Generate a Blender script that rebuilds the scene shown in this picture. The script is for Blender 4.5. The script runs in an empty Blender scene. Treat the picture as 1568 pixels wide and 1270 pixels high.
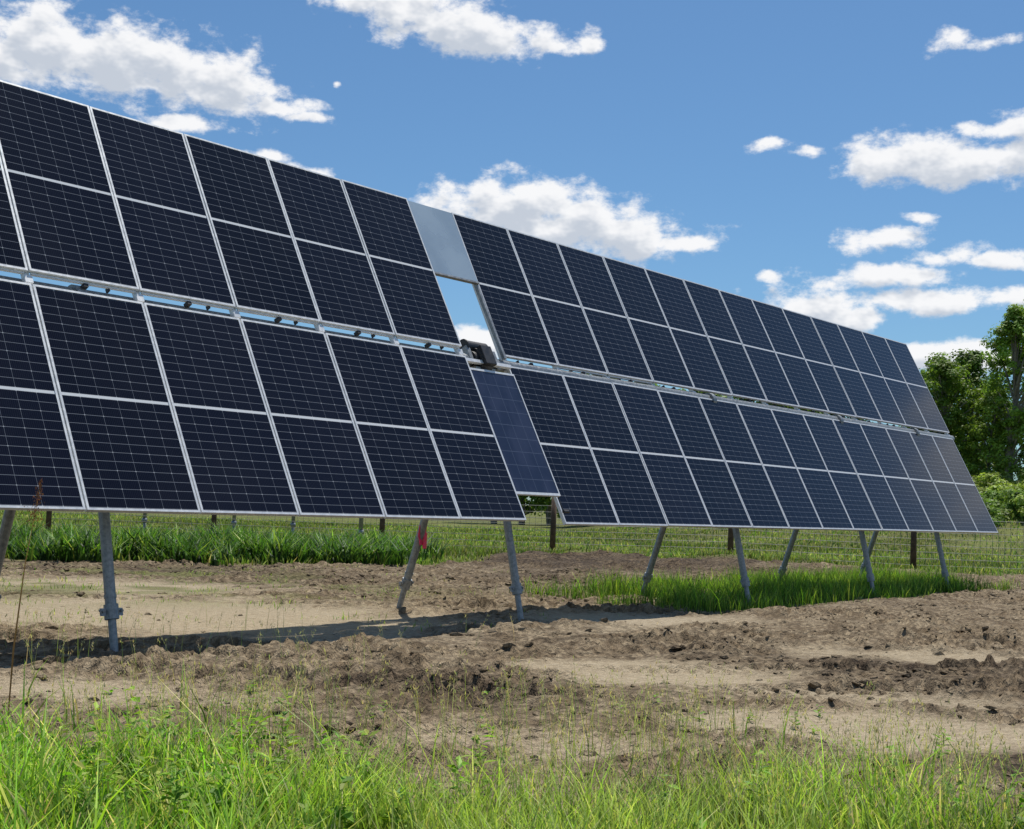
import bpy, math, numpy as np, time
from mathutils import Matrix, Vector
T0=time.time()
rng=np.random.default_rng(7)
scene=bpy.context.scene
scene.view_settings.view_transform='Standard'
scene.view_settings.look='None'
scene.view_settings.exposure=0
# ------------------------------------------------------------ site survey
H=1.25
FPX=2040.0
def rot(rv):
    rv=np.array(rv,float);t=np.linalg.norm(rv)+1e-12;k=rv/t
    K=np.array([[0,-k[2],k[1]],[k[2],0,-k[0]],[-k[1],k[0],0]])
    return np.eye(3)+math.sin(t)*K+(1-math.cos(t))*K@K
Rp=rot([-.5037,-.8851,-.1541])
a=Rp[:,0];rl=math.radians(2)
up=np.cross(a,[math.cos(rl),math.sin(rl),0]);up/=np.linalg.norm(up)
if up[1]>0: up=-up
W=np.stack([a,np.cross(up,a),up])
P0=W@np.array([-.5304,-.699,14.6794])+np.array([0,0,H])   # table centre line, end of the left table
B0=W@Rp[:,1]                                              # down-slope direction
GAP,SLOT,CW=.8239,.1297,1.05
cr,cu,cb=W@[1,0,0],-(W@[0,1,0]),-(W@[0,0,1])
cam=bpy.data.cameras.new("camera");camo=bpy.data.objects.new("camera",cam)
scene.collection.objects.link(camo);scene.camera=camo
M=Matrix(((cr[0],cu[0],cb[0],0),(cr[1],cu[1],cb[1],0),(cr[2],cu[2],cb[2],H),(0,0,0,1)))
camo.matrix_world=M
cam.sensor_width=36;cam.lens=36*FPX/1568;cam.clip_end=8000;cam.clip_start=.05
fw=-np.array(cb);fh=fw[:2]/np.linalg.norm(fw[:2]);rh=np.array([fh[1],-fh[0]])
def site(D,L):   # forward distance D and lateral offset L from the camera -> world
    D=np.asarray(D,float);L=np.asarray(L,float)
    return D*fh[0]+L*rh[0],D*fh[1]+L*rh[1]
def unsite(x,y): return x*fh[0]+y*fh[1],x*rh[0]+y*rh[1]
def skydir(px,py):
    d=W@np.array([(px-784)/FPX,(py-635)/FPX,1.]);d/=np.linalg.norm(d)
    return math.atan2(d[1],d[0]),math.asin(d[2])
# ------------------------------------------------------------ noise
def vnoise(x,y,seed=0):
    ix=np.floor(x).astype(np.int64);iy=np.floor(y).astype(np.int64)
    fx=x-ix;fy=y-iy
    def h(i,j):
        n=(i*374761393+j*668265263+seed*982451653)&0xffffffff
        n=((n^(n>>13))*1274126177)&0xffffffff
        n=((n^(n>>16))*2246822519)&0xffffffff
        return ((n^(n>>15))&0xffff)/65535.0
    sx=fx*fx*(3-2*fx);sy=fy*fy*(3-2*fy)
    a=h(ix,iy);b=h(ix+1,iy);c=h(ix,iy+1);d=h(ix+1,iy+1)
    return (a+(b-a)*sx)*(1-sy)+(c+(d-c)*sx)*sy
def fbm(x,y,o=4,seed=0):
    s=0;w=1;t=0
    for i in range(o):
        s=s+w*vnoise(x,y,seed+i*17);t+=w;w*=.5
        x,y=x*1.62-y*1.18+3.1,x*1.18+y*1.62+7.7
    return s/t
def sst(e0,e1,x):
    t=np.clip((x-e0)/(e1-e0),0,1);return t*t*(3-2*t)
def blob(D,L,cd,cl,rd,rl): 
    return np.clip(1.3-np.sqrt(((D-cd)/rd)**2+((L-cl)/rl)**2),0,1)
def macro(x,y):
    D,L=unsite(x,y)
    h=3.9*sst(44,82,D)*sst(2,24,L)+.10*(fbm(x/7,y/7,3,5)-.5)*sst(3,8,D)
    h=h+.35*blob(D,L,33,3.5,3.5,6)*fbm(x/1.1,y/1.1,3,9)
    return h
def fieldedge(L,x,y):
    return np.interp(L,[-14,-8,-2,0,3,8,13,18],[23,24,26,32,33,33,31,30])+3*(fbm(x/2.5,y/2.5,3,21)-.5)
def fgedge(L,x,y):
    return np.interp(L,[-4,-2.4,-1.2,-.6,.4,1.2,2.2,4],[6.2,6.1,6.2,5.7,5.6,5.7,5.5,5.1])+1.7*(fbm(x/.9,y/.9,3,31)-.5)
def tracks(x,y):
    # tyre tracks: (cross position -1..1, along distance, weight)
    D,L=unsite(x,y);w=np.zeros_like(D);lug=np.zeros_like(D);rim=np.zeros_like(D)
    wob=.25*(fbm(L/3,D/9,2,501)-.5)
    for (d0,sl,cv,l0,l1,wd,sd) in [(9.5,.22,.05,.8,9,.24,1),(10.75,.22,.05,.2,9,.24,2),(12.7,-.05,.03,-1,10,.22,3),(14.1,-.05,.03,0,10,.22,4),(8.3,-.25,.0,-4,1.2,.2,5),(9.35,-.25,.0,-4.5,1.0,.2,6),(16.6,.1,0,-9,3,.22,7),(11.6,.12,.02,-6,0,.22,8)]:
        c=d0+sl*(L-2)+cv*(L-2)**2*.5+wob
        t=(D-c)/wd
        m=sst(1.0,.75,np.abs(t))*sst(l0,l0+1,L)*sst(l1,l1-1,L)*sst(.30,.48,fbm(L/1.3,D/1.3,2,510+sd))
        lg_=sst(-.1,.45,np.sin((L+np.abs(t)*.10)*2*math.pi/.155))
        lug=np.maximum(lug,m*lg_);w=np.maximum(w,m)
        rim=np.maximum(rim,sst(1.9,1.2,np.abs(t))*sst(.8,1.1,np.abs(t))*sst(l0,l0+1,L)*sst(l1,l1-1,L))
    return w,lug,rim
def masks(x,y):
    D,L=unsite(x,y)
    n1=fbm(x/2.2,y/.9,4,41);n2=fbm(x/.9,y/.4,4,47)
    sand=np.maximum.reduce([blob(D,L,14.3,-3.6,2.9,3.4),blob(D,L,18,-6,2.4,3.5)*.75,.95*blob(D,L,10.3,1.0,1.0,1.3),
        1.15*blob(D,L,8.0,2.1,.75,1.25),.75*blob(D,L,12.5,3.9,.8,2.2),.8*blob(D,L,15.5,1.5,1.4,1.8),.75*blob(D,L,8.3,-2.6,.8,1.4),.65*blob(D,L,9.2,2.6,.5,2),.6*blob(D,L,7.1,.4,.5,1.2)])
    sand=sst(.34,.76,sand*.68+n1*.6-.04+.30*(n2-.5))
    dark=np.maximum.reduce([blob(D,L,11.3,4.2,2.4,2.4)*.85,blob(D,L,9.2,3.2,1.2,1.4)*.7,blob(D,L,8.9,-.7,1.0,1.7)*.9,blob(D,L,7.0,2.9,.7,.9),
        blob(D,L,30,2,5,7),blob(D,L,24,1,5,3)*.7,blob(D,L,12,2,1.4,2)*.5,blob(D,L,22,-5,3,5)*.6])
    n3=fbm(x/.55,y/.16,3,53)
    dark=sst(.48,.92,dark*.5+n2*.42+n3*.34)*(1-.8*sand)
    green=np.maximum(sst(-.6,.6,D-fieldedge(L,x,y)),sst(.3,-.5,D-fgedge(L,x,y)))
    moss=blob(D,L,19,-5.5,4,4.5)*sst(.42,.62,fbm(x/1.1,y/.8,3,61))*.75
    strip=sst(14.2,15.2,x)*sst(27,26,x)*sst(8.4,9.0,y)*sst(12.2,11.2,y)*sst(.3,.45,fbm(x/1.2,y/1.2,3,71))
    return sand,dark,np.clip(np.maximum.reduce([green,moss,strip*.7]),0,1),strip
def detail(x,y,sand,dark,green):
    rough=(1-.86*sand)*(1-.75*green)
    yw=y+.7*(fbm(x/3,y/3,2,81)-.5)
    rut=np.sin(yw*2*math.pi/1.15)
    b1=1-np.abs(2*fbm(x/.70,y/.34,3,91)-1)
    b2=1-np.abs(2*fbm(x/.26,y/.11,3,101)-1)
    brk=sst(.40,.56,fbm(x/1.3,y/.7,3,151))
    c=sst(.49,.56,fbm(x/.19,y/.085,3,111))*sst(.38,.5,fbm(x/.5,y/.3,2,115))
    c2=sst(.50,.56,fbm(x/.085,y/.05,2,117))
    w,lug,rim=tracks(x,y);w=w*(1-.6*green);lug=lug*(1-.6*green)
    rg=rough*(1-.85*w)
    h=rg*(.018*rut+.045*(b1-.7)+brk*(.055*(b2-.7)+.045*c+.020*c2)+(1-brk)*(.02*(b2-.7)+.010*c2))
    h=h-.035*w+.034*lug+.03*rim*rough*(.4+b2)
    h=h+.006*(fbm(x/.1,y/.1,2,141)-.5)
    return h
def ground_z(x,y):
    return macro(x,y)
# ------------------------------------------------------------ mesh helpers
def link(o,parent=None):
    scene.collection.objects.link(o)
    if parent: o.parent=parent
    return o
def np_mesh(name,V,F,mats,cols=None,smooth=False,midx=None,uv=None,parent=None):
    V=np.asarray(V,np.float32);F=np.asarray(F,np.int32);k=F.shape[1]
    me=bpy.data.meshes.new(name)
    me.vertices.add(len(V));me.vertices.foreach_set("co",V.ravel())
    me.loops.add(F.size);me.loops.foreach_set("vertex_index",F.ravel())
    me.polygons.add(len(F));me.polygons.foreach_set("loop_start",np.arange(0,F.size,k,dtype=np.int32))
    try: me.polygons.foreach_set("loop_total",np.full(len(F),k,np.int32))
    except Exception: pass
    if midx is not None: me.polygons.foreach_set("material_index",np.asarray(midx,np.int32))
    me.polygons.foreach_set("use_smooth",np.full(len(F),smooth))
    me.update(calc_edges=True)
    if cols is not None:
        c=np.ones((len(V),4),np.float32);c[:,:3]=cols
        at=me.color_attributes.new("col",'FLOAT_COLOR','POINT');at.data.foreach_set("color",c.ravel())
    if uv is not None:
        l=me.uv_layers.new(name="UVMap");l.data.foreach_set("uv",np.asarray(uv,np.float32).ravel())
    for m in (mats if isinstance(mats,(list,tuple)) else [mats]): me.materials.append(m)
    me.validate()
    o=bpy.data.objects.new(name,me);return link(o,parent)
class MB:
    def __init__(s): s.V=[];s.F=[];s.m=[];s.n=0
    def add(s,V,F,m=0):
        V=np.asarray(V,float);s.V.append(V);s.F+= [[i+s.n for i in f] for f in F];s.m+=[m]*len(F);s.n+=len(V)
    def box(s,c,ax,ay,az,m=0):
        c,ax,ay,az=[np.asarray(q,float) for q in (c,ax,ay,az)]
        V=[c+i*ax+j*ay+k*az for k in(-1,1) for j in(-1,1) for i in(-1,1)]
        F=[(0,2,3,1),(4,5,7,6),(0,1,5,4),(2,6,7,3),(0,4,6,2),(1,3,7,5)]
        if np.dot(np.cross(ax,ay),az)<0: F=[f[::-1] for f in F]
        s.add(V,F,m)
    def cyl(s,p0,p1,r0,r1=None,n=12,m=0,cap=True):
        p0=np.asarray(p0,float);p1=np.asarray(p1,float);r1=r0 if r1 is None else r1
        d=p1-p0;d/=np.linalg.norm(d);u=np.cross(d,[0,0,1] if abs(d[2])<.9 else [1,0,0]);u/=np.linalg.norm(u);v=np.cross(d,u)
        t=np.arange(n)*2*math.pi/n
        ring=np.outer(np.cos(t),u)+np.outer(np.sin(t),v)
        V=np.vstack([p0+ring*r0,p1+ring*r1])
        F=[(i,(i+1)%n,n+(i+1)%n,n+i) for i in range(n)]
        if cap: F+= [tuple(range(n))[::-1],tuple(range(n,2*n))]
        s.add(V,F,m)
    def build(s,name,mats,parent=None,smooth=False,bevel=0):
        me=bpy.data.meshes.new(name);me.from_pydata(np.vstack(s.V).tolist(),[],s.F)
        me.polygons.foreach_set("material_index",s.m)
        for m in mats: me.materials.append(m)
        me.update()
        o=link(bpy.data.objects.new(name,me),parent)
        if smooth:
            for p in me.polygons: p.use_smooth=len(p.vertices)==4
        if bevel:
            b=o.modifiers.new("b",'BEVEL');b.width=bevel;b.segments=2;b.limit_method='ANGLE'
        return o
# ------------------------------------------------------------ materials
def newmat(name):
    m=bpy.data.materials.new(name);m.use_nodes=True;nt=m.node_tree
    return m,nt,nt.nodes["Principled BSDF"]
class NG:
    def __init__(s,nt): s.nt=nt
    def n(s,t,**k):
        x=s.nt.nodes.new(t)
        for a,b in k.items(): setattr(x,a,b)
        return x
    def L(s,a,b): s.nt.links.new(a,b)
    def inp(s,sock,v):
        if hasattr(v,'is_output'): s.L(v,sock)
        else: sock.default_value=v
    def math(s,op,a,b=0,c=None,clamp=False):
        x=s.n('ShaderNodeMath',operation=op);x.use_clamp=clamp
        s.inp(x.inputs[0],a);s.inp(x.inputs[1],b)
        if c is not None: s.inp(x.inputs[2],c)
        return x.outputs[0]
    def vm(s,op,a,b=(0,0,0)):
        x=s.n('ShaderNodeVectorMath',operation=op);s.inp(x.inputs[0],a);s.inp(x.inputs[1],b)
        return x.outputs['Value'] if op in('LENGTH','DOT_PRODUCT') else x.outputs[0]
    def mix(s,f,a,b,bt='MIX'):
        x=s.n('ShaderNodeMix',data_type='RGBA',blend_type=bt)
        s.inp(x.inputs[0],f);s.inp(x.inputs[6],a);s.inp(x.inputs[7],b);return x.outputs[2]
    def noise(s,scale,detail=4,rough=.5,vec=None,dist=0,dim='3D'):
        x=s.n('ShaderNodeTexNoise');x.noise_dimensions=dim
        x.inputs['Scale'].default_value=scale;x.inputs['Detail'].default_value=detail
        x.inputs['Roughness'].default_value=rough;x.inputs['Distortion'].default_value=dist
        if vec is not None: s.L(vec,x.inputs['Vector'])
        return x
    def mr(s,v,a,b,c=0,d=1,sm=True):
        x=s.n('ShaderNodeMapRange');x.interpolation_type='SMOOTHSTEP' if sm else 'LINEAR'
        s.inp(x.inputs[0],v)
        for i,q in zip((1,2,3,4),(a,b,c,d)): x.inputs[i].default_value=q
        return x.outputs[0]
# soil
def mat_ground():
    m,nt,bs=newmat("ground_soil_grass");g=NG(nt)
    tc=g.n('ShaderNodeTexCoord').outputs['Object']
    at=g.n('ShaderNodeVertexColor',layer_name="col");sp=g.n('ShaderNodeSeparateColor');g.L(at.outputs[0],sp.inputs[0])
    ts=g.vm('MULTIPLY',tc,(.6,1.15,1))
    n1=g.noise(3.2,4,.6,ts,dim='2D');n2=g.noise(17,4,.68,ts,dim='2D');n3=g.noise(75,1,.6,tc,dim='2D');n4=g.noise(.35,2,.5,tc,dim='2D')
    wv=g.vm('ADD',ts,g.vm('MULTIPLY',n2.outputs[1],(.06,.06,0)))
    vo=g.n('ShaderNodeTexVoronoi');vo.voronoi_dimensions='2D';vo.inputs['Scale'].default_value=15;vo.inputs['Randomness'].default_value=1;g.L(wv,vo.inputs['Vector'])
    base=g.mix(g.mr(n1.outputs[0],.35,.65),(.215,.160,.098,1),(.37,.292,.190,1))
    base=g.mix(g.mr(n2.outputs[0],.42,.58),g.mix(.5,base,(.08,.053,.031,1)),base)
    sand=g.mix(g.mr(n2.outputs[0],.35,.65),(.39,.312,.205,1),(.48,.395,.27,1))
    c=g.mix(sp.outputs[0],base,sand)
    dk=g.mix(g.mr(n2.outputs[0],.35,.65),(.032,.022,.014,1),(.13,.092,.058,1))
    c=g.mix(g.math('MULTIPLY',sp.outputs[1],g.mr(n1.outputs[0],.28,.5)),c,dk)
    gr=g.mix(g.mr(n1.outputs[0],.35,.65),(.085,.11,.024,1),(.17,.17,.05,1))
    gr=g.mix(g.mr(n4.outputs[0],.4,.65),gr,(.20,.22,.065,1))
    gf=g.math('MULTIPLY',sp.outputs[2],g.mr(g.math('ADD',n2.outputs[0],g.math('MULTIPLY',sp.outputs[2],.35)),.42,.6))
    c=g.mix(gf,c,gr)
    rough_=g.math('SUBTRACT',1.0,g.math('MULTIPLY',sp.outputs[0],.8))
    c=g.mix(g.math('MULTIPLY',rough_,g.mr(vo.outputs['Distance'],.38,.70,0,.55)),c,g.mix(.6,c,(.03,.02,.012,1)))  # shade in clod crevices put into the soil colour
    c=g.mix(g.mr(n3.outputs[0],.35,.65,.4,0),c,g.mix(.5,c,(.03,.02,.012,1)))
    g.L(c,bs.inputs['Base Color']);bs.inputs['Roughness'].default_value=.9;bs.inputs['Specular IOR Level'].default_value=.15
    bp=g.n('ShaderNodeBump');bp.inputs['Strength'].default_value=1.0;bp.inputs['Distance'].default_value=.035
    hh=g.math('ADD',n2.outputs[0],g.math('MULTIPLY',n3.outputs[0],.4))
    hh=g.math('SUBTRACT',hh,g.math('MULTIPLY',g.math('MULTIPLY',vo.outputs['Distance'],rough_),.9))
    g.L(hh,bp.inputs['Height']);g.L(bp.outputs[0],bs.inputs['Normal'])
    return m
def mat_leaf(name,trans=.35,gain=1.0,rough=.55):
    m,nt,bs=newmat(name);g=NG(nt)
    at=g.n('ShaderNodeVertexColor',layer_name="col")
    c=g.mix(1.0,at.outputs[0],(gain,gain,gain,1),'MULTIPLY')
    g.L(c,bs.inputs['Base Color']);bs.inputs['Roughness'].default_value=rough;bs.inputs['Specular IOR Level'].default_value=.25
    tr=g.n('ShaderNodeBsdfTranslucent');g.L(g.mix(1.0,c,(1.15,1.25,.6,1),'MULTIPLY'),tr.inputs[0])
    ms=g.n('ShaderNodeMixShader');ms.inputs[0].default_value=trans
    g.L(bs.outputs[0],ms.inputs[1]);g.L(tr.outputs[0],ms.inputs[2])
    g.L(ms.outputs[0],nt.nodes['Material Output'].inputs[0]);return m
def mat_simple(name,c1,c2,rough=.5,metal=0,scale=8,bump=0,spec=.5):
    m,nt,bs=newmat(name);g=NG(nt);tc=g.n('ShaderNodeTexCoord').outputs['Object']
    n=g.noise(scale,3,.6,tc);g.L(g.mix(g.mr(n.outputs[0],.3,.7),(*c1,1),(*c2,1)),bs.inputs['Base Color'])
    g.L(g.mr(n.outputs[0],.3,.7,rough-.07,rough+.07),bs.inputs['Roughness']);bs.inputs['Metallic'].default_value=metal
    bs.inputs['Specular IOR Level'].default_value=spec
    if bump:
        bp=g.n('ShaderNodeBump');bp.inputs['Strength'].default_value=bump;bp.inputs['Distance'].default_value=.01
        g.L(n.outputs[0],bp.inputs['Height']);g.L(bp.outputs[0],bs.inputs['Normal'])
    return m
def mat_pv():
    m,nt,bs=newmat("pv_cells_glass");g=NG(nt)
    uv=g.n('ShaderNodeUVMap',uv_map="UVMap").outputs[0];sp=g.n('ShaderNodeSeparateXYZ');g.L(uv,sp.inputs[0])
    u,v=sp.outputs[0],sp.outputs[1]     # metres; u 0..1.01, v 0..2
    at=g.n('ShaderNodeVertexColor',layer_name="col");sc=g.n('ShaderNodeSeparateColor');g.L(at.outputs[0],sc.inputs[0])
    vd=g.math('ABSOLUTE',g.math('SUBTRACT',v,1.0))          # distance from middle
    cu=g.math('MULTIPLY',g.math('SUBTRACT',u,.014),6/.985)
    cv=g.math('MULTIPLY',g.math('SUBTRACT',vd,.014),12/.960)
    def edge(x,th):
        f=g.math('FRACT',x);e=g.math('MINIMUM',f,g.math('SUBTRACT',1,f));return g.math('LESS_THAN',e,th),e
    lu,eu=edge(cu,.0105);lv,ev=edge(cv,.026)
    bus,_=edge(g.math('MULTIPLY',cu,10),.05)
    _,ev2=edge(g.math('MULTIPLY',cv,.5),.1)
    cham=g.math('LESS_THAN',g.math('ADD',eu,ev2),.045)
    cell=g.mix(sc.outputs[0],(.0045,.0050,.0110,1),(.0068,.0078,.0175,1))
    cell=g.mix(g.math('MULTIPLY',bus,.3),cell,(.08,.09,.12,1))
    c=g.mix(g.math('MULTIPLY',lu,.65),cell,(.20,.22,.26,1))
    c=g.mix(g.math('MULTIPLY',lv,.75),c,(.24,.26,.30,1))
    c=g.mix(g.math('MULTIPLY',cham,.8),c,(.4,.42,.45,1))
    out=g.math('MAXIMUM',g.math('LESS_THAN',vd,.0125),g.math('MAXIMUM',g.math('GREATER_THAN',vd,.982),g.math('GREATER_THAN',g.math('ABSOLUTE',g.math('SUBTRACT',u,.505)),.4935)))
    c=g.mix(out,c,(.72,.74,.76,1))
    g.L(c,bs.inputs['Base Color'])
    bs.inputs['Roughness'].default_value=.11;bs.inputs['IOR'].default_value=1.36
    bs.inputs['Specular IOR Level'].default_value=.34
    dn=g.noise(1.3,3,.6,g.n('ShaderNodeTexCoord').outputs['Object'])
    df=g.n('ShaderNodeBsdfDiffuse');df.inputs[0].default_value=(.42,.38,.36,1)
    ms=g.n('ShaderNodeMixShader');g.L(g.mr(dn.outputs[0],.35,.75,.001,.010),ms.inputs[0])
    g.L(bs.outputs[0],ms.inputs[1]);g.L(df.outputs[0],ms.inputs[2]);g.L(ms.outputs[0],nt.nodes['Material Output'].inputs[0])
    return m
m_ground=mat_ground();m_grass=mat_leaf("grass_blades",.42,1.85);m_field=mat_leaf("field_grass_blades",.38,1.55);m_tree=mat_leaf("tree_leaves",.38,1.95)
m_pv=mat_pv()
m_alu=mat_simple("anodised_aluminium",(.70,.71,.72),(.80,.81,.82),.42,.25,20)
m_galv=mat_simple("galvanised_steel",(.20,.215,.23),(.34,.36,.375),.5,.5,30,.1)
m_white=mat_simple("backsheet_white",(.6,.62,.64),(.7,.71,.73),.6,0,5)
m_blank=mat_simple("blank_filler_sheet",(.36,.44,.50),(.42,.51,.57),.25,.35,1.2)
m_black=mat_simple("motor_black",(.012,.013,.015),(.03,.03,.034),.5,0,20)
m_wood=mat_simple("weathered_wood",(.055,.032,.02),(.13,.08,.05),.85,0,9,.4)
m_bark=mat_simple("bark",(.14,.12,.10),(.30,.26,.21),.9,0,6,.5)
m_wire=mat_simple("fence_wire",(.2,.2,.19),(.3,.3,.29),.6,.4,20)
m_pink=mat_simple("pink_flagging",(.8,.03,.10),(.9,.06,.18),.6,0,20)
# ------------------------------------------------------------ terrain
def ticks():
    p=[0.];s=.02
    while p[-1]<30: p.append(p[-1]+.019+.0019*p[-1])
    s=.08
    while p[-1]<4000: s*=1.06;p.append(p[-1]+s)
    q=[0.];s=.05
    while q[-1]>-4000: s*=1.09;q.append(q[-1]-s)
    return np.array(q[::-1][:-1]+p)
tx=ticks();ty=ticks()
X,Y=np.meshgrid(tx,ty);nx,ny=len(tx),len(ty)
Xf,Yf=X.ravel(),Y.ravel()
sand,dark,green,strip=masks(Xf,Yf)
Z=macro(Xf,Yf)
near=(Xf>-1)&(Xf<45)&(Yf>-2)&(Yf<40)
dz=np.zeros_like(Z);dz[near]=detail(Xf[near],Yf[near],sand[near],dark[near],green[near])
Z=Z+dz
i=np.arange(nx*ny).reshape(ny,nx)
F=np.stack([i[:-1,:-1],i[:-1,1:],i[1:,1:],i[1:,:-1]],-1).reshape(-1,4)
tw,tl,_r=tracks(Xf,Yf);tw=tw*near;tl=tl*near
dark_shade=np.clip(dark*(1-.5*tl)+sst(-.01,-.07,dz)*.28+.30*tw*(1-tl),0,1)  # dark soil and track grooves, plus shading of hollows put into the colour
np_mesh("ground",np.stack([Xf,Yf,Z],1),F,m_ground,np.stack([np.clip(sand+.35*tl,0,1),dark_shade,green],1),smooth=True)
print("terrain",nx*ny,time.time()-T0)
# clods
def clods(n,Dr,Lr,name):
    D=np.sqrt(rng.uniform(Dr[0]**2,Dr[1]**2,n));L=rng.uniform(-.46,.46,n)*D
    x,y=site(D,L);s,d,g,_=masks(x,y)
    keep=rng.random(n)<(1-s*.97)*(1-g)*(.3+.7*d)*sst(.42,.6,fbm(x/.8,y/.5,3,171))
    x,y=x[keep],y[keep];s,d,g=s[keep],d[keep],g[keep];n=len(x)
    z=macro(x,y)+detail(x,y,s,d,g)
    t=(1+5**.5)/2
    V0=np.array([(-1,t,0),(1,t,0),(-1,-t,0),(1,-t,0),(0,-1,t),(0,1,t),(0,-1,-t),(0,1,-t),(t,0,-1),(t,0,1),(-t,0,-1),(-t,0,1)],float)/1.9
    F0=np.array([(0,11,5),(0,5,1),(0,1,7),(0,7,10),(0,10,11),(1,5,9),(5,11,4),(11,10,2),(10,7,6),(7,1,8),(3,9,4),(3,4,2),(3,2,6),(3,6,8),(3,8,9),(4,9,5),(2,4,11),(6,2,10),(8,6,7),(9,8,1)])
    r=.008+.030*rng.random(n)**4+.010*rng.random(n)
    V=V0[None]*(1+.9*(rng.random((n,12,1))-.5))*r[:,None,None]*np.stack([rng.uniform(.8,2.0,n),rng.uniform(.7,1.5,n),rng.uniform(.4,.8,n)],1)[:,None,:]
    V+=np.stack([x,y,z-r*.05],1)[:,None,:]
    Fq=(F0[None]+12*np.arange(n)[:,None,None]).reshape(-1,3)
    C=np.repeat(np.stack([s*.6+.1*rng.random(n),np.clip(d*.6+.2*rng.random(n),0,1),0*s],1),12,0)
    np_mesh(name,V.reshape(-1,3),Fq,m_ground,C)
clods(60000,(6,26),0,"soil_clods")
# ------------------------------------------------------------ grass
def blades(x,y,h,w,col,bend=.35,segs=3,z=None,coltop=1.35,lean=None):
    n=len(x);z=ground_z(x,y)-.02 if z is None else z
    th=rng.uniform(0,2*math.pi,n);bd=bend*h*(.3+rng.random(n))
    dx,dy=np.cos(th),np.sin(th)
    ph=th+math.pi/2+rng.normal(0,.5,n);px,py=np.cos(ph),np.sin(ph)
    V=np.zeros((n,segs+1,2,3));C=np.zeros((n,segs+1,2,3))
    for k in range(segs+1):
        t=k/segs;ww=w*(1-t**1.6*.93)*.5*(0.75+.5*min(t*3,1))
        cx=x+dx*bd*t**2;cy=y+dy*bd*t**2;cz=z+h*t*(1-.18*t*bend*2)
        for sgn in (0,1):
            q=(2*sgn-1)*ww
            V[:,k,sgn]=np.stack([cx+px*q,cy+py*q,cz],1)
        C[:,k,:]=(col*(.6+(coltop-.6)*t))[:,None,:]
    b=(np.arange(n)*(segs+1)*2)[:,None]
    F=np.concatenate([np.stack([b+2*k,b+2*k+1,b+2*k+3,b+2*k+2],-1) for k in range(segs)],1).reshape(-1,4)
    return V.reshape(-1,3),F,C.reshape(-1,3)
class Pile:
    def __init__(s): s.V=[];s.F=[];s.C=[];s.n=0
    def add(s,V,F,C): s.V.append(V);s.F.append(F+s.n);s.C.append(C);s.n+=len(V)
    def build(s,name,mat,parent=None): 
        if s.n: return np_mesh(name,np.vstack(s.V),np.vstack(s.F),mat,np.clip(np.vstack(s.C),0,1),parent=parent)
def pal(n,cols,p,var=.25):
    cols=np.array(cols);i=rng.choice(len(cols),n,p=np.array(p)/sum(p));c=cols[i]
    return np.clip(c*(1+var*rng.normal(0,1,(n,1)))*(1+.08*rng.normal(0,1,(n,3))),.004,1)
G_B=(.125,.215,.020);G_M=(.080,.15,.020);G_Y=(.20,.25,.045);G_S=(.34,.29,.15);G_D=(.040,.08,.015)
fg=Pile();n=95000
D=rng.uniform(2.6,8.2,n);L=rng.uniform(-.5,.5,n)*(D+1.0)
x,y=site(D,L);cl=fbm(x/.28,y/.28,3,201);cl2=fbm(x/.8,y/.8,2,231);e=fgedge(L,x,y)
lft=sst(-.2,-1.2,L)+.6*sst(.9,1.6,L)
pr=sst(.55,-.8,D-e)*sst(.33,.56,cl+.09*lft+.15*(cl2-.5))
pr=np.maximum(pr,.035*sst(2.2,0,D-e)*(cl>.5));k=rng.random(n)<pr
x,y,D,L,cl,cl2,e,lft=[q[k] for q in (x,y,D,L,cl,cl2,e,lft)];n=len(x)
h=rng.uniform(.09,.28,n)*(.45+1.1*cl)*(1+.25*lft)*(.7+.6*cl2)
h=np.where(rng.random(n)<.05,h*1.6,h)
col=pal(n,[G_B,G_M,G_Y,G_S,G_D],[5,4,3.0,1.1,.9]);pale=np.array([(.18,.20,.065)]);mixf=(1-np.clip(lft,0,1))[:,None]*.55;col=col*(1-mixf)+pale*mixf*(.7+.6*rng.random((n,1)))
col=col*(.7+.65*sst(.35,.65,cl2))[:,None]
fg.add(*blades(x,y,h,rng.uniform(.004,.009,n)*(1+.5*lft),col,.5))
def stalks(P,n,Dr,Lc,Ls,hr,edge=None):
    D=rng.uniform(*Dr,n);L=rng.normal(Lc,Ls,n);x,y=site(D,L);h=rng.uniform(*hr,n)
    col=pal(n,[(.22,.24,.09),(.34,.30,.16),(.14,.19,.05)],[4,3,3],.15);z=ground_z(x,y)-.02
    V,F,C=blades(x,y,h,np.full(n,.0035),col,.3,3,z);P.add(V,F,C)
    tip=V.reshape(n,4,2,3)[:,3].mean(1);mid=V.reshape(n,4,2,3)[:,2].mean(1)
    for q in range(9):
        t=rng.uniform(.15,1.02,n)[:,None];c=mid*(1-t)+tip*t
        c=c+rng.normal(0,.008,(n,3));s_=rng.uniform(.004,.009,n)
        P.add(*blades(c[:,0],c[:,1],s_*3.2,s_*1.0,pal(n,[(.34,.29,.17),(.26,.26,.12)],[1,1],.15),.6,1,c[:,2]))
stalks(fg,300,(4.6,7.2),-1.2,.35,(.3,.52));stalks(fg,460,(4.6,7.8),.55,.55,(.25,.48));stalks(fg,320,(4.4,6.6),1.9,.5,(.3,.5));stalks(fg,160,(4.6,7),-2.1,.4,(.25,.45))
fg.build("foreground_grass",m_grass)
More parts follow.
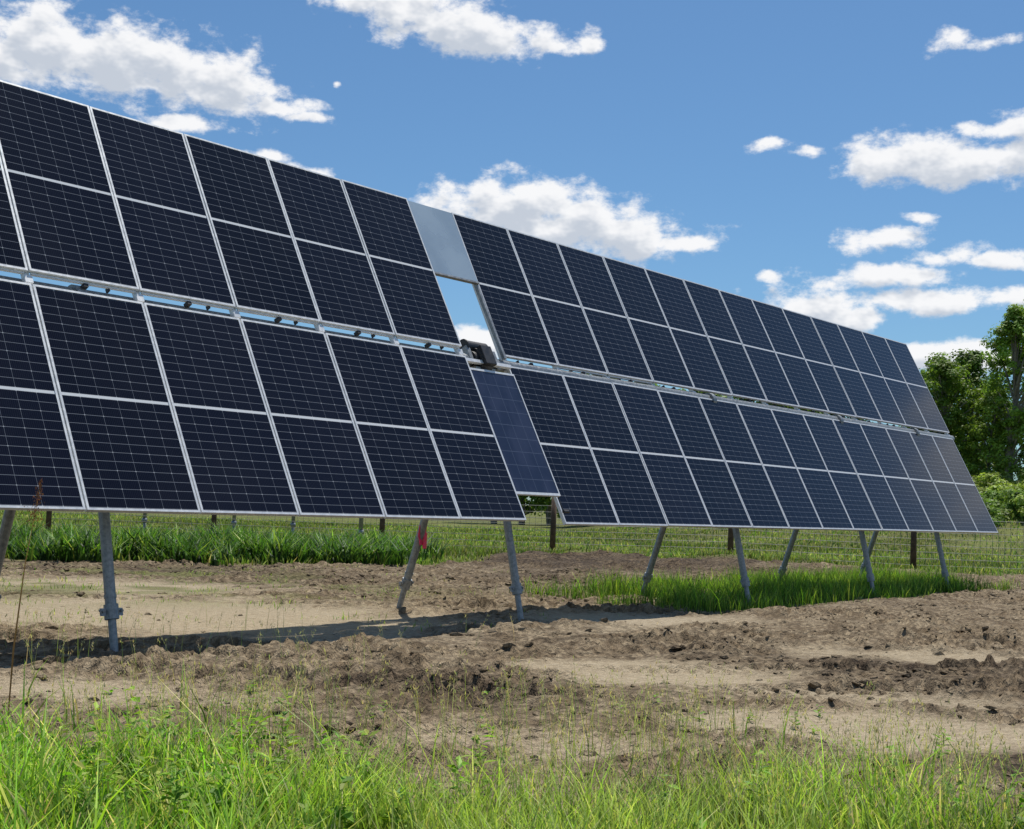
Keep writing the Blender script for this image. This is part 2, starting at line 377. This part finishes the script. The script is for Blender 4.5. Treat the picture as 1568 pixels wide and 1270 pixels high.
def leafy(P,x,y,hh,nl,ls,cols,pw):
    for a_,b_,h_ in zip(x,y,hh):
        z0=float(ground_z(np.array([a_]),np.array([b_]))[0])
        m=nl;t=rng.uniform(.1,1,m);ang=rng.uniform(0,6.28,m);ox=.02*rng.normal(size=m);s_=ls*(1.15-.6*t)*rng.uniform(.7,1.2,m)
        cx=a_+ox;cy=b_+ox;cz=z0+h_*t
        dr=np.stack([np.cos(ang),np.sin(ang),rng.uniform(-.2,.7,m)],1);pe=np.stack([-np.sin(ang),np.cos(ang),rng.normal(0,.3,m)],1)
        c=np.stack([cx,cy,cz],1);w_=(s_*.22)[:,None]
        V=np.stack([c,c+dr*s_[:,None]*.5+pe*w_,c+dr*s_[:,None]+[0,0,-.15]*s_[:,None],c+dr*s_[:,None]*.5-pe*w_],1)
        C=np.repeat(pal(m,cols,pw,.2)[:,None,:],4,1)
        P.add(V.reshape(-1,3),np.arange(4*m).reshape(m,4),C.reshape(-1,3))
        P.add(*blades(np.array([a_]),np.array([b_]),np.array([h_]),np.array([.006]),pal(1,[G_M],[1]),.1,3))
wd=Pile();nw=90
D=rng.uniform(4.4,6.4,nw);L=np.where(rng.random(nw)<.6,rng.normal(-1.7,.6,nw),rng.uniform(-2.5,2.4,nw));x,y=site(D,L)
leafy(wd,x,y,rng.uniform(.12,.38,nw),26,.085,[G_B,G_M,G_Y],[3,2,2])
D=rng.uniform(6.3,8.6,34);L=rng.uniform(-2.6,2.6,34);x,y=site(D,L)
leafy(wd,x,y,rng.uniform(.04,.12,34),12,.05,[G_B,G_M],[3,2])
wd.build("broadleaf_weeds",m_grass)
gs=Pile();n=60000
x=rng.uniform(13.5,27,n);y=rng.uniform(8.2,12.2,n);s_,d_,g_,st_=masks(x,y);k=rng.random(n)<st_*.75;x,y=x[k],y[k];n=len(x)
gs.add(*blades(x,y,rng.uniform(.10,.38,n)*(.2+1.5*fbm(x/.5,y/.5,2,5)),rng.uniform(.007,.013,n),pal(n,[G_B,G_M,G_D,G_Y],[3,4,3,2])*.85,.4,2))
n=40000;D=rng.uniform(12,26,n);L=rng.uniform(-10,6,n);x,y=site(D,L);s_,d_,g_,st_=masks(x,y);cl=fbm(x/.5,y/.5,3,301)
k=rng.random(n)<(g_*.8*sst(.4,.6,cl)+.5*sst(.58,.70,cl)*(1-.7*d_)*sst(11,14,D)*sst(2,-2,L));x,y=x[k],y[k];n=len(x)
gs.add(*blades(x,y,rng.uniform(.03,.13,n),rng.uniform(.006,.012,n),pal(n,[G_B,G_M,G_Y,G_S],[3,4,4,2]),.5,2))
stalks(gs,170,(8,13),-3.0,1.4,(.15,.4))
gs.build("grass_patches",m_grass)
bf=Pile();n=150000
D=24+(75-24)*rng.random(n)**1.35;L=rng.uniform(-.47,.5,n)*D;x,y=site(D,L)
pt=sst(.36,.56,fbm(x/3,y/1.6,3,431));k=(D>fieldedge(L,x,y)+rng.normal(0,.5,n))&(rng.random(n)<.35+.65*pt);x,y,D,L=[q[k] for q in(x,y,D,L)];n=len(x)
cl=fbm(x/2.2,y/2.2,3,401);pt_=sst(.4,.62,fbm(x/6,y/3,3,421))[:,None]
h=rng.uniform(.07,.24,n)*(.4+1.1*cl);col=pal(n,[(.115,.165,.035),(.17,.195,.055),G_M,(.27,.26,.12)],[4,5,2,1.6],.22)*(.75+.5*pt_)
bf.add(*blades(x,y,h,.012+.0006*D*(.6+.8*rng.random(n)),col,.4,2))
bf.build("field_grass",m_field)
hw=Pile();n=60000
D=rng.uniform(23.0,32,n);L=rng.uniform(-13,-1.2,n);x,y=site(D,L);cl=fbm(x/.9,y/.9,3,411);fe=fieldedge(L,x,y)
k=(D>fe-.4)&(D<fe+6)&(rng.random(n)<sst(.36,.55,cl)*sst(-1.2,-3.5,L));x,y,cl=x[k],y[k],cl[k];n=len(x)
hw.add(*blades(x,y,rng.uniform(.15,.8,n)*(.1+1.35*cl),rng.uniform(.02,.06,n),pal(n,[(.035,.08,.014),(.06,.12,.02),(.02,.045,.010),(.13,.18,.04)],[4,4,4,1.5])*(.5+cl[:,None]),.6,2))
hw.build("tall_weeds",m_field)
print("grass",time.time()-T0)
# ------------------------------------------------------------ trees
def tree(height,rad,crown0,seed,nclump=110,per=60,leaf=.26,pal_=None):
    r=np.random.default_rng(seed);mb=MB();lean=r.normal(0,.03,2)
    top=np.array([lean[0]*height,lean[1]*height,height*.86]);k=5;pts=[top*(i/k)+np.array([*r.normal(0,.12*(i>0),2),0]) for i in range(k+1)]
    r0=.018*height+.05
    for i in range(k): mb.cyl(pts[i],pts[i+1],r0*(1-i/k*.85),r0*(1-(i+1)/k*.85),9,cap=False)
    C=[]
    for c in range(nclump):
        t=r.random()**.8;z=height*(crown0+(1-crown0)*t)
        env=rad*math.sin(math.pi*min(max((t*.86+.12),0),1))**.65*(.7+.6*r.random())
        an=r.uniform(0,6.283);rr=env*r.random()**.45
        C.append([top[0]*z/height+rr*math.cos(an),top[1]*z/height+rr*math.sin(an),z])
    C=np.array(C)
    for c in C[::5]:
        zb=c[2]*.62;b0=np.array([lean[0]*zb,lean[1]*zb,zb]);md=(b0+c)/2+[0,0,.25];rb=r0*.32
        mb.cyl(b0,md,rb,rb*.6,6,cap=False);mb.cyl(md,c,rb*.6,rb*.15,6,cap=False)
    n=nclump*per;ci=np.repeat(np.arange(nclump),per);cr_=rad*.15*(.6+.9*r.random(nclump))
    off=r.normal(0,1,(n,3));off/=np.linalg.norm(off,axis=1)[:,None];off*=(r.random(n)**.5)[:,None]*cr_[ci][:,None]*1.5*[1,1,.75]
    P=C[ci]+off
    nrm=off+r.normal(0,.35,(n,3))*cr_[ci][:,None]+[0,0,.25];nrm/=np.linalg.norm(nrm,axis=1)[:,None]
    u=np.cross(nrm,r.normal(0,1,(n,3)));u/=np.linalg.norm(u,axis=1)[:,None];v=np.cross(nrm,u)
    s=leaf*r.uniform(.5,1.2,n)[:,None]
    V=np.stack([P-u*s*.6,P-v*s*.35,P+u*s*.6,P+v*s*.35],1)
    base=np.array(pal_ if pal_ else (.055,.095,.02));ct=r.uniform(.6,1.45,nclump)[ci][:,None]*r.uniform(.75,1.25,(n,1))
    col=base*ct+np.array([.03,.03,.0])*r.random((n,1))
    return mb,V.reshape(-1,3),np.arange(4*n).reshape(n,4),np.repeat(col,4,0)
def place_tree(name,D,L,height,rad,crown0,seed,pal_=None,nclump=120,per=60,leaf=.2):
    x,y=site(D,L);z=float(ground_z(np.array([x]),np.array([y]))[0])-.1
    e=bpy.data.objects.new(name,None);link(e);e.location=(float(x),float(y),z)
    mb,V,F,C=tree(height,rad,crown0,seed,nclump,per,leaf,pal_)
    mb.build("trunk_and_limbs",[m_bark],e,smooth=True);np_mesh("crown",V,F,m_tree,C,parent=e)
place_tree("deciduous_tree",76,24.9,6.9,2.1,.04,11,(.06,.10,.018),150,80)
place_tree("deciduous_tree",79,27.4,7.6,2.2,.05,12,(.05,.088,.016),150,80)
place_tree("deciduous_tree",74,26.4,5.2,1.6,.03,13,(.095,.145,.024),110,70,.17)
place_tree("poplar_tree",72,27.0,9.9,1.75,.06,14,(.10,.155,.028),200,95,.17)
place_tree("poplar_tree",75,29.6,10.6,2.1,.08,15,(.09,.145,.026),170,90,.17)
place_tree("deciduous_tree",84,27.0,7.8,2.4,.04,16,(.065,.11,.02),120,70)
tr=Pile()
mbT=MB()
for q in range(18):
    L=-1+q*2.0 if q<13 else 30+(q-12)*4;D=92+rng.uniform(-5,7);x,y=site(D,L);z=float(ground_z(np.array([x]),np.array([y]))[0])
    hgt=(6.6+rng.uniform(-.8,.8))+(5.2*(1-min(max(L,0)/20,1)) if L<20 else 0)
    mb,V,F,C=tree(hgt,2.7,.05,100+q,70,50,.34,(.065,.11,.022))
    tr.add(V+[float(x),float(y),z],F,C)
    for VV in mb.V: VV+= [float(x),float(y),z]
    nn=mbT.n;mbT.V+=mb.V;mbT.F+=[[i+nn for i in f] for f in mb.F];mbT.m+=mb.m;mbT.n+=mb.n
te=link(bpy.data.objects.new("distant_tree_row",None));tr.build("crowns",m_tree,te);mbT.build("trunks",[m_bark],te,smooth=True)
bs_=Pile()
for q in range(26):
    D=rng.uniform(58,72);L=rng.uniform(.30,.47)*D;x,y=site(D,L);z=float(ground_z(np.array([x]),np.array([y]))[0])
    mb,V,F,C=tree(rng.uniform(.7,1.5),rng.uniform(.9,1.6),-.3,300+q,30,60,.15,(.14,.18,.04) if q%3 else (.07,.12,.025))
    bs_.add(V+[float(x),float(y),z],F,C)
bs_.build("shrub_thicket",m_tree)
print("trees",time.time()-T0)
# ------------------------------------------------------------ solar tracker
tk=link(bpy.data.objects.new("solar_panel_tracker",None))
Xa=np.array([1.,0,0])
def frame_of(dtheta):
    c,s=math.cos(dtheta),math.sin(dtheta);b=B0;n=np.cross(Xa,b)
    b2=c*b+s*n;n2=np.cross(Xa,b2);return b2,n2
glass=dict(V=[],F=[],uv=[],C=[])
frames=MB();backs=MB();rails=MB()
def table(O,b,n,x0,ncol,sgn):
    for j in range(ncol):
        xa=x0+(j if sgn>0 else -(j+1))*CW
        for mrow in (0,1):
            v0=-2-SLOT/2 if mrow==0 else SLOT/2
            jit=rng.normal(0,.0022,2)
            c0=O+Xa*(xa+.007+jit[1]*.6)+b*(v0+rng.normal(0,.002))+n*jit[0]
            wx=CW-.014;wl=2.0
            def P(u,v,d): return c0+Xa*u+b*v+n*d
            fwid=.019
            k=len(glass['V'])
            glass['V']+=[P(fwid*.6,fwid*.6,.002),P(wx-fwid*.6,fwid*.6,.002),P(wx-fwid*.6,wl-fwid*.6,.002),P(fwid*.6,wl-fwid*.6,.002)]
            glass['F'].append([k,k+3,k+2,k+1])
            glass['uv']+=[(0.012,0.012),(.012,1.988),(.998,1.988),(.998,.012)]
            cc=rng.random();glass['C']+=[(cc,cc,cc)]*4
            for (u0,u1,va,vb) in ((0,wx,0,fwid),(0,wx,wl-fwid,wl),(0,fwid,fwid,wl-fwid),(wx-fwid,wx,fwid,wl-fwid)):
                frames.box(P((u0+u1)/2,(va+vb)/2,.017),Xa*(u1-u0)/2,b*(vb-va)/2,n*.019)
            backs.box(P(wx/2,wl/2,.012),Xa*(wx/2-.022),b*(wl/2-.022),n*.002)
    for j in range(ncol+1):
        xa=x0+sgn*j*CW
        off=.0 if 0<j<ncol else (.03*sgn if j==0 else -.03*sgn)
        rails.box(O+Xa*(xa+off)+n*.06,Xa*.024,b*1.35,n*.022)
        rails.box(O+Xa*(xa+off)+n*.03,Xa*.035,b*.035,n*.01)
        if j<ncol:
            rails.box(O+Xa*(xa+sgn*CW*.5)+n*.045-b*.03,Xa*.022,b*.016,n*.03,1)
            rails.box(O+Xa*(xa+sgn*CW*.28)+n*.05-b*.04,Xa*.009,b*.018,n*.02,1)
            if sgn<0 or j in (1,2): rails.box(O+Xa*(xa+sgn*CW*.5)+n*.03-b*.052,Xa*CW*.47,b*.009,n*.01,0)
bL,nL=frame_of(0);bR,nR=frame_of(.0181)
OL=P0.copy();OR=P0+Xa*GAP-.024*bL+.078*nL
table(OL,bL,nL,0,14,-1);table(OR,bR,nR,0,13,1)
np_mesh("photovoltaic_glass",np.array(glass['V']),glass['F'],m_pv,np.array(glass['C']),uv=np.array(glass['uv']),parent=tk)
frames.build("module_frames",[m_alu],tk);backs.build("module_backsheets",[m_white],tk);rails.build("purlins_and_clamps",[m_alu,m_black],tk)
tt=MB();TC=OL+nL*.155
tt.cyl(TC+Xa*(-14.9),TC+Xa*(GAP+13*CW+.15),.07,n=20)
tt.build("torque_tube",[m_galv],tk,smooth=True)
lg=MB()
for lx in (-9.5,-4.4,.9,6.1,11.25,16.3,20.4,23.6):
    for yb,dx_,da in ((9.1,.2,.22),(10.85,.0,-.03)):
        ap=np.array([lx+da,TC[1],TC[2]-.02])
        g0=float(ground_z(np.array([lx]),np.array([yb]))[0])
        base=np.array([lx+dx_,yb,g0-.15]);d=ap-base;d/=np.linalg.norm(d)
        kz=.34+rng.uniform(-.03,.03);kn=base+d*(kz+.15)/d[2]
        lg.cyl(base,kn+d*.05,.033,n=14);lg.cyl(kn-d*.03,ap-d*.12,.045,n=14)
        lg.cyl(kn-d*.07,kn+d*.05,.058,n=14)
        lg.box(kn+d*-.01,Xa*.10,np.array([0,.012,0]),d*.03);lg.cyl(kn+Xa*.085-[0,.03,0],kn+Xa*.085+[0,.03,0],.012,n=6);lg.cyl(kn-Xa*.085-[0,.03,0],kn-Xa*.085+[0,.03,0],.012,n=6)
        lg.cyl(kn+d*.10,kn+d*.13,.05,n=14)
    ap=np.array([lx+.1,TC[1],TC[2]-.02])
    lg.box(ap-[0,0,.12],Xa*.17,[0,.12,0],[0,0,.07]);lg.cyl(ap-Xa*.045,ap+Xa*.045,.115,n=20)
lg.build("a_frame_legs",[m_galv],tk,smooth=False,bevel=0)
gp=MB();cx=GAP/2
gp.box(OL+Xa*cx+bL*(-1.56)+nL*.03,Xa*(GAP/2-.03),bL*.50,nL*.006,0)
gp.box(OL+Xa*cx+bL*(-1.055)+nL*.035,Xa*(GAP/2-.02),bL*.012,nL*.02,1)
gp.box(OL+Xa*(GAP-.035)+bL*(-.55)+nL*.06,Xa*.02,bL*.52,nL*.02,1)
gp.build("blank_filler_panel",[m_blank,m_galv],tk)
sm=np.array([OL+Xa*(.035)+bL*.21+nL*.03,OL+Xa*(GAP-.035)+bL*.21+nL*.03,OL+Xa*(GAP-.035)+bL*1.72+nL*.03,OL+Xa*.035+bL*1.72+nL*.03])
def mat_small():
    m,nt,bs=newmat("small_module_glass");g=NG(nt);uv=g.n('ShaderNodeUVMap',uv_map="UVMap").outputs[0];sp=g.n('ShaderNodeSeparateXYZ');g.L(uv,sp.inputs[0])
    def ln(o,s,t):
        f=g.math('FRACT',g.math('MULTIPLY',o,s));return g.math('LESS_THAN',f,t)
    l=g.math('MAXIMUM',ln(sp.outputs[0],4,.03),ln(sp.outputs[1],9,.04))
    dnn=g.noise(3,3,.5,uv,dim='2D')
    cc=g.mix(g.mr(dnn.outputs[0],.35,.65),(.018,.023,.050,1),(.030,.036,.070,1))
    g.L(g.mix(l,cc,(.08,.095,.14,1)),bs.inputs['Base Color']);bs.inputs['Roughness'].default_value=.22;return m
np_mesh("controller_power_module",sm,[[0,3,2,1]],mat_small(),uv=np.array([(0,0),(0,1),(1,1),(1,0)]),parent=tk)
sf=MB()
for (u0,u1,va,vb) in ((.02,GAP-.02,.19,.215),(.02,GAP-.02,1.715,1.745),(.02,.038,.215,1.715),(GAP-.038,GAP-.02,.215,1.715)):
    sf.box(OL+Xa*(u0+u1)/2+bL*(va+vb)/2+nL*.04,Xa*(u1-u0)/2,bL*(vb-va)/2,nL*.014)
sf.box(OL+Xa*cx+bL*.08+nL*.05,Xa*(GAP/2),bL*.02,nL*.02)
sf.build("controller_module_frame",[m_alu],tk)
dv=MB();Cn=TC+Xa*cx
dv.cyl(Cn-Xa*.10,Cn+Xa*.10,.15,n=28);dv.cyl(Cn-Xa*.16,Cn-Xa*.10,.11,n=24);dv.cyl(Cn+Xa*.10,Cn+Xa*.16,.11,n=24)
mo=Cn-nL*.02-bL*.17
dv.cyl(mo-Xa*.19,mo+Xa*.16,.075,n=20);dv.cyl(mo+Xa*.16,mo+Xa*.24,.05,n=16);dv.cyl(mo-Xa*.21,mo-Xa*.19,.085,n=20)
dv.box(Cn+bL*.0+nL*.0-nL*.14,Xa*.09,bL*.12,nL*.03)
dv.box(Cn-Xa*.20-bL*.05,Xa*.03,bL*.10,nL*.08,1);dv.box(Cn+Xa*.22,Xa*.03,bL*.12,nL*.09,1)
dv.build("slew_drive_motor",[m_black,m_galv],tk,bevel=.006)
cb_=MB();q0=OL+Xa*(GAP-.03)+bL*1.9+nL*.06
cb_.cyl(q0-bL*.2,q0+bL*.02,.008,n=8);cb_.cyl(q0+bL*.02,q0+bL*.02+Xa*.09,.02,n=8);cb_.build("cable_stub",[m_black],tk)
fl=MB();kf=.31;pt=np.array([11.25,10.85,0.])*(1-kf)+np.array([11.22,TC[1],TC[2]])*kf
fl.box(pt+[.01,-.06,.05],[.07,.01,.0],[0,.004,.0],[.012,0,.07]);fl.box(pt+[.05,-.065,-.06],[.04,.01,0],[0,.004,0],[.012,.01,.09]);fl.box(pt+[-.02,-.062,-.04],[.03,.004,0],[0,.004,0],[-.008,.01,.07]);fl.build("pink_flagging_tape",[m_pink])
# ------------------------------------------------------------ fence
fe=link(bpy.data.objects.new("wire_fence",None));ps=MB();wr=MB();pp=[]
Ls=[-13.4,-8.5,-3.6,1.23,6.0,10.5,15,19.5,24];Ds=[39,38.6,38.2,36.6,36,34.6,34,33.6,33]
for D,L in zip(Ds,Ls):
    x,y=site(D,L);z=float(ground_z(np.array([x]),np.array([y]))[0]);pp.append((float(x),float(y),z))
    ps.cyl((x,y,z-.1),(x+.02,y,z+1.55),.085,.07,n=10);ps.cyl((x+.02,y,z+1.55),(x+.02,y,z+1.58),.07,.05,n=10)
for a_,b_ in zip(pp[:-1],pp[1:]):
    a_=np.array(a_);b_=np.array(b_)
    for k in range(8): wr.cyl(a_+[0,0,.1+.17*k],b_+[0,0,.1+.17*k],.006,n=4,cap=False)
    m_=30
    for k in range(1,m_): c=a_+(b_-a_)*k/m_;wr.cyl(c+[0,0,.1],c+[0,0,1.3],.0045,n=4,cap=False)
ps.build("posts",[m_wood],fe,smooth=True);wr.build("wires",[m_wire],fe)
rp=link(bpy.data.objects.new("rear_row_support_posts",None));rm=MB()
for D,L in ((42,-11.4),(42.5,-8.7),(43,-6.9),(36,-3.95)):
    x,y=site(D,L);x=float(x);y=float(y);z=float(ground_z(np.array([x]),np.array([y]))[0])
    rm.cyl((x,y,z-.2),(x-.03,y-.02,z+.42),.045,n=10);rm.cyl((x-.03,y-.02,z+.38),(x-.12,y-.1,z+1.9),.06,n=10);rm.cyl((x-.03,y-.02,z+.36),(x-.035,y-.02,z+.48),.085,n=10)
rm.build("posts",[m_galv],rp,smooth=True)
# ------------------------------------------------------------ dock plant
dk=Pile();x,y=site(6.9,-2.52);x=float(x);y=float(y)
dp=link(bpy.data.objects.new("dock_plant",None))
V,F,C=blades(np.array([x]),np.array([y]),np.array([1.30]),np.array([.010]),np.array([[.12,.07,.04]]),.0,3)
V=V+np.outer(np.repeat(np.array([0,.3,.65,1.])**2,2),[rh[0]*.10,rh[1]*.10,0]);dk.add(V,F,C)
c=V.reshape(4,2,3).mean(1);m_=300;t=rng.random(m_);pc=c[2]+(c[3]-c[2])*(t[:,None]*.55+.45)
of=rng.normal(0,1,(m_,3))*[.022,.022,.01]*(1.15-t[:,None]);pc=pc+of
dk.add(*blades(pc[:,0],pc[:,1],rng.uniform(.006,.014,m_),rng.uniform(.005,.010,m_),pal(m_,[(.15,.065,.04),(.09,.04,.028)],[1,1],.2),.4,1,pc[:,2]))
dk.build("stalk_and_seed_head",m_grass,dp)
# ------------------------------------------------------------ sky
S=np.array([.42,.15,1.]);S/=np.linalg.norm(S)
el=math.asin(S[2]);az=math.atan2(S[0],S[1])
w=bpy.data.worlds.new("World");scene.world=w;w.use_nodes=True;nt=w.node_tree;g=NG(nt);bg=nt.nodes['Background']
sky=g.n('ShaderNodeTexSky',sky_type='NISHITA');sky.sun_disc=False;sky.sun_elevation=el;sky.sun_rotation=az
sky.air_density=1.0;sky.dust_density=.6;sky.ozone_density=2.0;sky.altitude=200
CL=[(70,62,115,44,0),(10,85,90,38,0),(170,90,150,50,0),(270,114,140,48,0),(350,138,100,34,0),(430,165,70,15,.05),(480,182,50,10,.2),(290,195,90,14,.15),(470,258,60,11,.3),(400,245,60,11,.25),
(600,4,115,28,0),(690,38,115,32,0),(755,58,100,28,0),(835,70,66,14,.1),(897,66,28,18,.12),
(790,318,135,42,0),(745,300,80,24,0),(870,345,145,42,0),(960,362,115,32,0),(1040,372,75,15,.12),(820,300,70,24,0),
(1385,240,85,32,0),(1465,252,125,29,0),(1560,248,115,29,0),(1535,196,66,13,.12),(1575,192,55,24,0),(1445,60,36,16,.12),(1500,68,56,11,.35),(1180,225,46,13,.32),(1240,236,38,10,.36),
(1350,370,62,18,.05),(1445,390,68,17,.08),(1540,400,72,15,.1),(1350,424,100,18,0),(1420,462,85,18,0),(1285,420,36,12,.33),(1405,336,24,10,.36),(1245,478,92,34,0),(1300,492,52,20,0),
(1545,462,60,17,.08),(1460,548,100,24,0),(1530,552,66,18,.1),(735,522,46,22,0),(1182,425,22,11,.33),(510,128,14,9,.4),(1040,520,90,30,0)]
def sky_clouds(G,vec,sxy):
    acc=None
    for (px,py,rx,ry,pen) in CL:
        ca,ce=skydir(px,py)
        v=G.vm('MULTIPLY',G.vm('SUBTRACT',vec,(ca,ce,0)),(FPX/(rx*1.10),FPX/(ry*1.22),0));b_=G.math('SUBTRACT',1.0-pen,G.vm('LENGTH',v))
        acc=b_ if acc is None else G.math('MAXIMUM',acc,b_)
    for (A,E,ra,re) in [(-.13,.30,.10,.07),(-.9,.5,.3,.12),(-1.6,.35,.35,.14),(-2.4,.4,.3,.12),(2.4,.35,.3,.1),(1.8,.5,.2,.1)]:  # unseen clouds added out of view to brighten reflections in the panel glass
        v=G.vm('MULTIPLY',G.vm('SUBTRACT',vec,(A,E,0)),(1/ra,1/re,0));acc=G.math('MAXIMUM',acc,G.math('SUBTRACT',1.0,G.vm('LENGTH',v)))
    return acc
d=g.n('ShaderNodeTexCoord').outputs['Generated'];sp=g.n('ShaderNodeSeparateXYZ');g.L(d,sp.inputs[0])
azn=g.math('ARCTAN2',sp.outputs[1],sp.outputs[0]);eln=g.math('ARCSINE',sp.outputs[2])
cvn=g.n('ShaderNodeCombineXYZ');g.L(azn,cvn.inputs[0]);g.L(eln,cvn.inputs[1]);cv=cvn.outputs[0]
w1=g.noise(20,1,.5,cv,dim='2D');vec=g.vm('ADD',cv,g.vm('MULTIPLY',g.vm('SUBTRACT',w1.outputs[1],(.5,.5,.5)),(.026,.014,0)))
sv=g.vm('MULTIPLY',cv,(1,1.6,1));sv2=g.vm('ADD',sv,(-.004,.016,0))
n1=g.noise(34,7,.62,sv,dim='2D');n2=g.noise(34,3,.6,sv2,dim='2D')
F1=g.math('ADD',sky_clouds(g,vec,1),g.math('MULTIPLY',g.math('SUBTRACT',n1.outputs[0],.47),1.85))
F2=g.math('ADD',sky_clouds(g,g.vm('ADD',vec,(-.002,.011,0)),1),g.math('MULTIPLY',g.math('SUBTRACT',n2.outputs[0],.5),1.9))
alpha=g.mr(F1,-.04,.58);shade=g.mr(F2,.05,.95)
ccol=g.mix(shade,(9.6,9.6,9.7,1),(5.7,6.2,7.0,1))
skc=g.mix(1.0,sky.outputs[0],(.58,.82,.98,1),'MULTIPLY')
g.L(g.mix(g.math('MULTIPLY',alpha,.97),skc,ccol),bg.inputs[0]);bg.inputs[1].default_value=.10
w.cycles.sampling_method='MANUAL';w.cycles.sample_map_resolution=512
sl=bpy.data.lights.new("sun",'SUN');sl.energy=5.0;sl.angle=math.radians(.53);sl.color=(1,.95,.87)
so=bpy.data.objects.new("sun",sl);link(so);so.rotation_euler=Vector(S.tolist()).to_track_quat('Z','Y').to_euler()
print("done",time.time()-T0)
